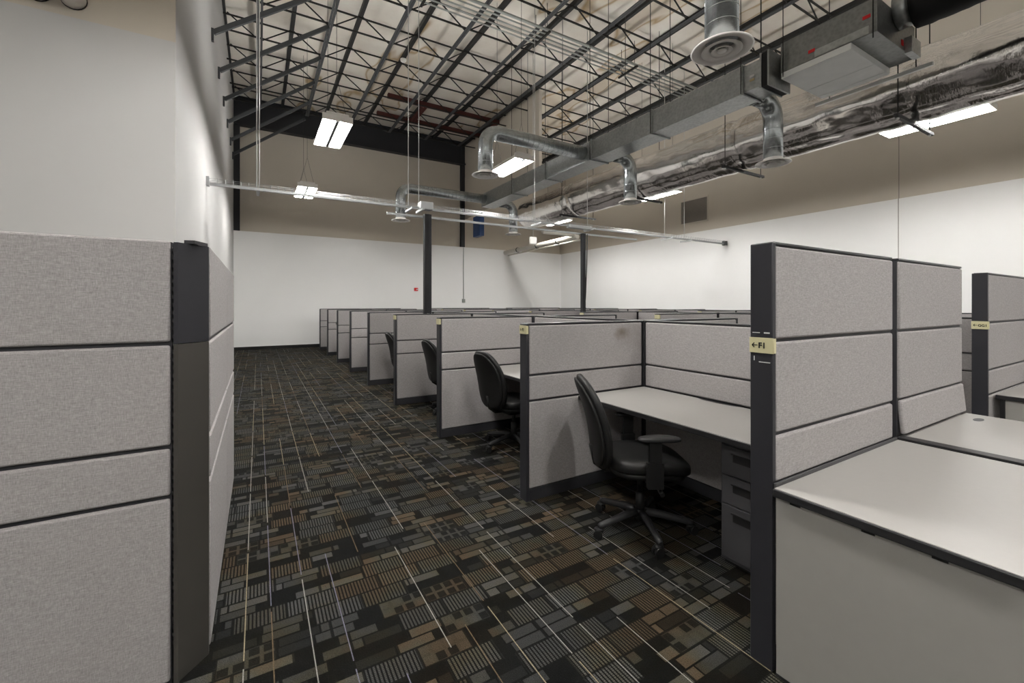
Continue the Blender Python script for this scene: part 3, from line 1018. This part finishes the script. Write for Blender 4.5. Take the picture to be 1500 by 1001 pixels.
bm = box(NB(), DX0 - 0.035, DX1 + 0.035, 2.975, 3.055, DZ0 - 0.035, DZ1 + 0.02)
part('flex_collar', bm, 'blacktube', t, 'black flexible collar')
bm = box(box(NB(), DX0 - 0.045, DX1 + 0.045, 3.05, 3.07, DZ0 - 0.045, DZ1 + 0.03), DX0 - 0.045, DX1 + 0.045, 2.955, 2.975, DZ0 - 0.045, DZ1 + 0.03)
part('collar_flange', bm, 'galv', t)
part('data_plate', box(NB(), DX0 - 0.004, DX0, 3.16, 3.22, 4.36, 4.39), 'scuff', t)
part('data_plate', box(NB(), DX0 - 0.004, DX0, 3.16, 3.22, 4.31, 4.34), 'paper', t)

def arc(c, a, b_, R, n=8):
    """quarter bend around c from direction a to direction b"""
    c, a, b_ = Vector(c), Vector(a), Vector(b_)
    return [c + a * R * math.cos(PI / 2 * i / n) + b_ * R * math.sin(PI / 2 * i / n) for i in range(n + 1)]

def diffuser(t, c, r=0.225):
    bm = NB()
    lathe(bm, [(0.118, 0.05), (0.125, 0.02), (0.17, -0.005), (r, -0.022), (r + 0.004, -0.030), (r - 0.012, -0.034), (0.165, -0.022), (0.118, 0.03)], c, 40)
    d = part('diffuser', bm, 'white_metal', t, 'white round diffuser')
    bm = NB()
    lathe(bm, [(0.148, -0.034), (0.150, -0.040), (0.105, -0.030), (0.085, 0.0), (0.09, 0.005), (0.11, -0.022), (0.148, -0.034)], c, 36)
    lathe(bm, [(0.078, -0.042), (0.080, -0.048), (0.055, -0.038), (0.040, -0.005), (0.045, 0.0), (0.058, -0.03), (0.078, -0.042)], c, 32)
    lathe(bm, [(0.0, -0.046), (0.035, -0.044), (0.036, -0.038), (0.0, -0.030)], c, 24)
    part('diffuser_ring', bm, 'white_metal', d)
    bm = NB()
    lathe(bm, [(0.0, 0.045), (0.116, 0.045), (0.116, 0.055), (0, 0.055)], c, 24)
    part('throat', bm, 'pull', d)

def seams(bm, pts, r):
    """raised ribs round the pipe at intervals: spiral seam"""
    for p, q in zip(pts, pts[1:]):
        p, q = Vector(p), Vector(q)
        L = (q - p).length
        if L < 0.12:
            continue
        n = int(L / 0.11)
        for i in range(1, n):
            c = p.lerp(q, i / n)
            d = (q - p).normalized()
            tube(bm, [c - d * 0.003, c + d * 0.003], r + 0.0022, 24, False)

def branch(label, pts, end, r=0.125, flange=None):
    t = thing('branch_duct', label, 'duct', (0, 0, 0), 0, 'round branch ducts')
    bm = NB()
    tube(bm, pts, r, 28)
    seams(bm, pts, r)
    part('round_pipe', bm, 'galv_pipe', t)
    if flange:
        bm = NB()
        c, d = Vector(flange[0]), Vector(flange[1])
        tube(bm, [c, c + d * 0.012], r + 0.022, 28)
        part('collar', bm, 'galv', t)
    diffuser(t, end)
    return t
for lab, y, xe, ze in (('bent round galvanised branch with diffuser left of the duct, before a lit light', 6.50, 3.31, 3.66),
                       ('distant bent round branch with diffuser left of the duct, behind the dark pole', 10.72, 3.08, 3.58)):
    R = 0.24
    pts = [(DX0, y, 4.38), (xe + R, y, 4.38)] + arc((xe + R, y, 4.38 - R), (0, 0, 1), (-1, 0, 0), R)[1:] + [(xe, y, ze + 0.04)]
    branch(lab, pts, (xe, y, ze), flange=((DX0, y, 4.38), (-1, 0, 0)))
for lab, y, xe, ze in (('elbow branch with round diffuser right of the duct, nearest the fan box', 3.42, 6.36, 3.50),
                       ('elbow branch with round diffuser right of the duct at mid length', 6.17, 6.36, 3.50),
                       ('small distant elbow branch right of the duct at its far end', 10.72, 6.36, 3.50)):
    R = 0.26
    pts = [(DX1, y, 4.335), (xe - R, y, 4.335)] + arc((xe - R, y, 4.335 - R), (0, 0, 1), (1, 0, 0), R)[1:] + [(xe, y, ze + 0.04)]
    branch(lab, pts, (xe, y, ze), flange=((DX1, y, 4.335), (1, 0, 0)))
xe, y = 3.17, 2.10
branch('vertical round pipe with large white diffuser at the top of the photo', [(xe, y, 3.54), (xe, y, 5.4)] + arc((xe, y - 0.3, 5.4), (0, 1, 0), (0, 0, 1), 0.3)[1:] + [(xe, y - 1.6, 5.7)], (xe, y, 3.50))

t = thing('fan_coil_box', 'gray galvanised fan box with red stickers at the upper right', 'air handler', (6.11, 2.42, 4.25))
part('casing', box(NB(), -0.51, 0.51, -0.47, 0.50, 0.075, 0.44, 0.003, 1), 'casing', t)
for x0, x1 in ((-0.508, 0.08), (0.084, 0.40), (0.404, 0.508)):
    part('drain_pan', box(NB(), x0, x1, -0.24, 0.495, 0.0, 0.074, 0.003, 1), 'pan', t, 'lighter bottom pan')
part('access_panel', box(NB(), -0.516, -0.51, -0.40, 0.12, 0.085, 0.17, 0.002, 1), 'galv', t)
for y, z in ((0.15, 0.175), (-0.38, 0.27)):
    part('sticker', box(NB(), -0.5165, -0.5105, y - 0.035, y + 0.035, z - 0.018, z + 0.018), 'red', t, 'red sticker')
part('sticker', box(NB(), 0.12, 0.17, -0.476, -0.470, 0.12, 0.18), 'red', t, 'red sticker')
part('support_rail', box(NB(), 0.60, 0.64, -0.60, 0.62, -0.03, 0.01), 'rod_light', t, 'pale support rail')
part('control_box', box(NB(), 0.20, 0.46, -0.54, -0.471, 0.04, 0.22, 0.003, 1), 'galv', t)
for x, y in ((-0.55, 0.45), (0.62, 0.45), (-0.55, -0.45), (0.62, -0.45)):
    part('hanger_rod', tube(NB(), [(x, y, 0.0), (x, y, 3.64)], 0.006, 6), 'rod', t)
t = thing('flexible_duct', 'black round flexible duct with foil sleeve behind the fan box', 'duct', (6.12, 1.94, 4.70))
part('collar', tube(NB(), [(0, 0, 0), (0, -0.14, 0.0)], 0.20, 28), 'galv', t)
def wavy(p0, p1, r, n, amp, seg=36, fr=1.0):
    p0, p1 = Vector(p0), Vector(p1)
    pts = [p0.lerp(p1, i / n) for i in range(n + 1)]
    radii = [r + random.uniform(-amp, amp) for _ in pts]
    return tube(NB(), pts, r, seg, True, radii)
part('black_sleeve', wavy((0, -0.14, 0.0), (0.02, -0.80, 0.0), 0.255, 12, 0.006), 'blacktube', t, 'black rubber sleeve')
part('foil_sleeve', wavy((0.02, -0.80, 0.0), (0.05, -4.5, 0.0), 0.27, 40, 0.012), 'foil', t, 'silver foil sleeve')

# big foil wrapped duct
FX, FZ, FR = 7.67, 4.38, 0.465
def foil_bm():
    bm = NB()
    n, seg = 260, 72
    ya, yb = 11.9, -4.0
    rnd = random.Random(3)
    ph = [(rnd.uniform(0, 6.28), rnd.uniform(-1.2, 1.2), rnd.randint(3, 11), rnd.uniform(0.001, 0.0045)) for _ in range(9)] + [(rnd.uniform(0, 6.28), rnd.uniform(4, 16), rnd.randint(2, 12), rnd.uniform(0.0004, 0.0014)) for _ in range(9)]
    bands = [9.4, 7.05, 4.65, 2.26, -0.2]
    rings = []
    for i in range(n + 1):
        y = ya + (yb - ya) * i / n
        dr = 0.0
        for b_ in bands:
            dr -= 0.022 * math.exp(-((y - b_) / 0.06) ** 2)
            dr += 0.010 * math.exp(-((y - b_ - 0.2) / 0.10) ** 2) + 0.010 * math.exp(-((y - b_ + 0.2) / 0.10) ** 2)
        ring = []
        for k in range(seg):
            a = 2 * PI * k / seg
            r = FR + dr
            for p, fy, fa, am in ph:
                r += am * math.sin(fy * y + fa * a + p)
            r += rnd.uniform(-0.0006, 0.0006)
            ring.append(bm.verts.new((FX + r * math.cos(a), y, FZ + r * math.sin(a))))
        rings.append(ring)
    for i in range(n):
        for k in range(seg):
            f = bm.faces.new((rings[i][k], rings[i][(k + 1) % seg], rings[i + 1][(k + 1) % seg], rings[i + 1][k]))
            f.smooth = True
    bm.faces.new(rings[0]); bm.faces.new(rings[-1])
    return bm
t = thing('foil_duct', 'big round duct wrapped in crinkled silver foil', 'duct', (0, 0, 0))
part('foil_wrap', foil_bm(), 'foil', t)
for i, y in enumerate([9.4, 7.05, 4.65, 2.26]):
    h = thing('trapeze_hanger', f'{ORD[3 - i]} dark strut under the foil duct, counted from the right', 'hanger', (FX, y, FZ - FR), 0, 'struts under the foil duct')
    part('strut', box(NB(), -FR - 0.16, FR + 0.18, -0.022, 0.022, -0.055, -0.012), 'steel_dark', h)
    for s in (-1, 1):
        x = s * (FR + 0.09)
        part('rod', tube(NB(), [(x, 0, -0.075), (x, 0, ZD - FZ + FR - 0.05)], 0.007, 6), 'rod', h)
        part('nut', tube(NB(), [(x, 0, -0.075), (x, 0, -0.055)], 0.016, 6), 'rod_light', h)

# ------------------------------------------------------------------ cable basket and poles
TY, TZ = 7.84, 3.30
t = thing('cable_basket', 'long zinc wire cable basket crossing the room from wall to wall', 'cable tray', (0, TY, TZ))
bm = NB()
xa, xb = XL + 0.04, XR - 0.1
for y in (-0.05, 0.0, 0.05):
    tube(bm, [(xa, y, -0.03), (xb, y, -0.03)], 0.003, 5)
for y in (-0.05, 0.05):
    for z in (0.02,):
        tube(bm, [(xa, y, z), (xb, y, z)], 0.003, 5)
x = xa
while x < xb:
    tube(bm, [(x, -0.05, 0.035), (x, -0.05, -0.03), (x, 0.05, -0.03), (x, 0.05, 0.035)], 0.003, 5)
    x += 0.1
part('wire_basket', bm, 'tray', t)
part('carrier_rail', box(NB(), xa, xb, -0.022, 0.022, -0.070, -0.038), 'tray', t)
part('lower_strut', box(NB(), 2.0, 8.3, -0.02, 0.02, -0.225, -0.185), 'tray', t, 'shorter strut below the basket')
for x in (0.0, 2.42, 2.62, 5.25, 6.75, 9.45, 10.25):
    thick = x == 0.0
    for dx in ((-0.017, 0.017) if thick else (0.0,)):
        part('hanger_rod', tube(NB(), [(x + dx, 0.08, -0.09), (x + dx, 0.08, ZD - TZ - 0.01)], 0.009 if thick else 0.007, 8), 'rod_light', t)
    bm = NB()
    box(bm, x - 0.02, x + 0.02, -0.20, 0.20, -0.11, -0.076)
    part('cross_strut', bm, 'tray', t)
part('junction_box', box(NB(), 2.60, 2.84, -0.10, 0.08, -0.07, 0.07, 0.006, 1), 'tray', t)
part('junction_box', box(NB(), 6.10, 6.75, -0.07, 0.05, -0.10, -0.02, 0.006, 1), 'tray', t)
part('cable', tube(NB(), [(xb, 0, 0.0), (xb + 0.03, 0.05, 0.06), (xb + 0.06, 0.12, 0.06), (xb + 0.095, 0.15, -0.05)], 0.008, 6), 'conduit', t)
part('wall_bracket', box(NB(), XL + 0.001, XL + 0.04, -0.06, 0.06, -0.08, 0.05), 'tray', t)
part('end_bracket', box(NB(), xb - 0.06, xb + 0.02, -0.06, 0.06, -0.09, 0.03), 'steel', t)

t = thing('power_pole', 'wide black power pole standing on the fourth desk, under the cable basket', 'power pole', (2.735, 7.765, 0.735), 0, 'black power poles')
part('pole', box(NB(), -0.068, 0.068, -0.045, 0.045, 0.0, 2.40, 0.004, 1), 'pole', t)
part('pole_seam', box(NB(), -0.004, 0.004, -0.048, -0.045, 0.0, 2.40), 'pull', t)
part('outlet', box(NB(), -0.02, 0.02, -0.0475, -0.045, 0.52, 0.545), 'scuff', t, 'small pale outlet')
t = thing('power_pole', 'narrow black power pole with a side cable, right of the center', 'power pole', (6.49, 7.765, 0.0), 0, 'black power poles')
part('pole', box(NB(), -0.045, 0.045, -0.045, 0.045, 0.0, 3.09, 0.004, 1), 'pole', t)
part('cable', tube(NB(), [(0.13, 0, 3.09), (0.11, 0, 2.4), (0.08, 0, 1.7), (0.048, 0, 1.36)], 0.012, 6), 'pull', t, 'black cable')

# ------------------------------------------------------------------ wall fittings
t = thing('return_grille', 'gray square air grille high on the right wall', 'grille', (XR + 0.03, 9.0, 4.47))
part('frame', box(box(box(box(NB(), -0.02, 0.0, -0.52, -0.48, -0.40, 0.40), -0.02, 0, 0.48, 0.52, -0.40, 0.40), -0.02, 0, -0.48, 0.48, 0.36, 0.40), -0.02, 0, -0.48, 0.48, -0.40, -0.36), 'wallb', t)
bm = NB()
for i in range(24):
    z = -0.35 + i * 0.03
    bar(bm, (-0.010, -0.48, z), (-0.010, 0.48, z), 0.016, 0.008)
box(bm, -0.004, 0.0, -0.48, 0.48, -0.36, 0.36)
part('louvres', bm, 'grille', t)
t = thing('blue_cabinet', 'small blue metal box hung high near the back corner', 'box', (7.19, 14.6, 4.38))
part('body', box(NB(), -0.14, 0.055, -0.28, 0.28, -0.38, 0.38, 0.01, 1), 'blue', t)
part('bracket', box(NB(), 0.061, 0.10, -0.04, 0.04, 0.2, 0.60), 'pull', t)
t = thing('fire_alarm', 'small red fire alarm on the back wall beside the wide pole', 'fire alarm', (5.20, YB, 2.02))
part('body', box(NB(), -0.07, 0.07, -0.05, 0.0, -0.06, 0.06, 0.006, 1), 'red', t)
part('lens', box(NB(), 0.0, 0.05, -0.058, -0.05, -0.02, 0.02), 'scuff', t)
t = thing('wall_conduit', 'thin pale conduit with outlet box running down the back wall', 'conduit', (7.17, YB, 0))
part('pipe', tube(NB(), [(0, -0.02, 1.66), (0, -0.02, ZP - 0.01)], 0.014, 8), 'conduit', t)
part('outlet_box', box(NB(), -0.06, 0.06, -0.06, 0.0, 1.52, 1.66, 0.005, 1), 'conduit', t)
t = thing('insulated_pipe', 'white insulated pipe running out from the back wall beside the pole', 'pipe', (9.12, 0, 3.66))
part('pipe', tube(NB(), [(0, YB, 0), (0, 11.2, 0.04)], 0.085, 16), 'pvc', t)
part('cross_pipe', tube(NB(), [(0.10, 11.35, 0.10), (-1.3, 11.35, 0.10)], 0.06, 14), 'pvc', t)
part('small_pipe', tube(NB(), [(0.16, YB, -0.10), (0.16, 11.0, -0.06)], 0.03, 10), 'pvc', t)
for y in (15.0, 13.6, 12.3):
    part('clamp', tube(NB(), [(0, y - 0.02, 0.01), (0, y + 0.02, 0.01)], 0.1, 16), 'rod', t)
t = thing('access_point', 'small white hanging box under the cable basket', 'access point', (6.05, 9.2, 3.15))
part('body', box(NB(), -0.10, 0.10, -0.03, 0.03, -0.17, 0.02, 0.02, 2), 'white_metal', t)
part('stem', tube(NB(), [(0, 0, 0.02), (0, 0, 4.845)], 0.008, 6), 'rod_light', t)
for x, z, lab in ((-1.356, 4.055, 'white capped pipe at the upper left, right of its twin'), (-1.575, 4.05, 'white pipe at the upper left, cut by the frame, left of its twin')):
    o = thing('white_pipe', lab, 'pipe', (x, 0, z), 0, 'white pipes at the upper left')
    part('pipe', tube(NB(), [(0, 2.0, 0), (0, YN, 0)], 0.085, 20), 'white_metal', o)
    part('escutcheon', tube(NB(), [(0, YN - 0.012, 0), (0, YN, 0)], 0.089, 20), 'pull', o)
bm = tube(NB(), [(XR - 0.12, -4, 6.5), (XR - 0.12, 9.5, 6.5)], 0.05, 10)
tag(link('sprinkler_pipe', mesh('sprinkler_pipe', bm, 'pvc')), 'long pale pipe high along the right wall above the foil duct', 'pipe')
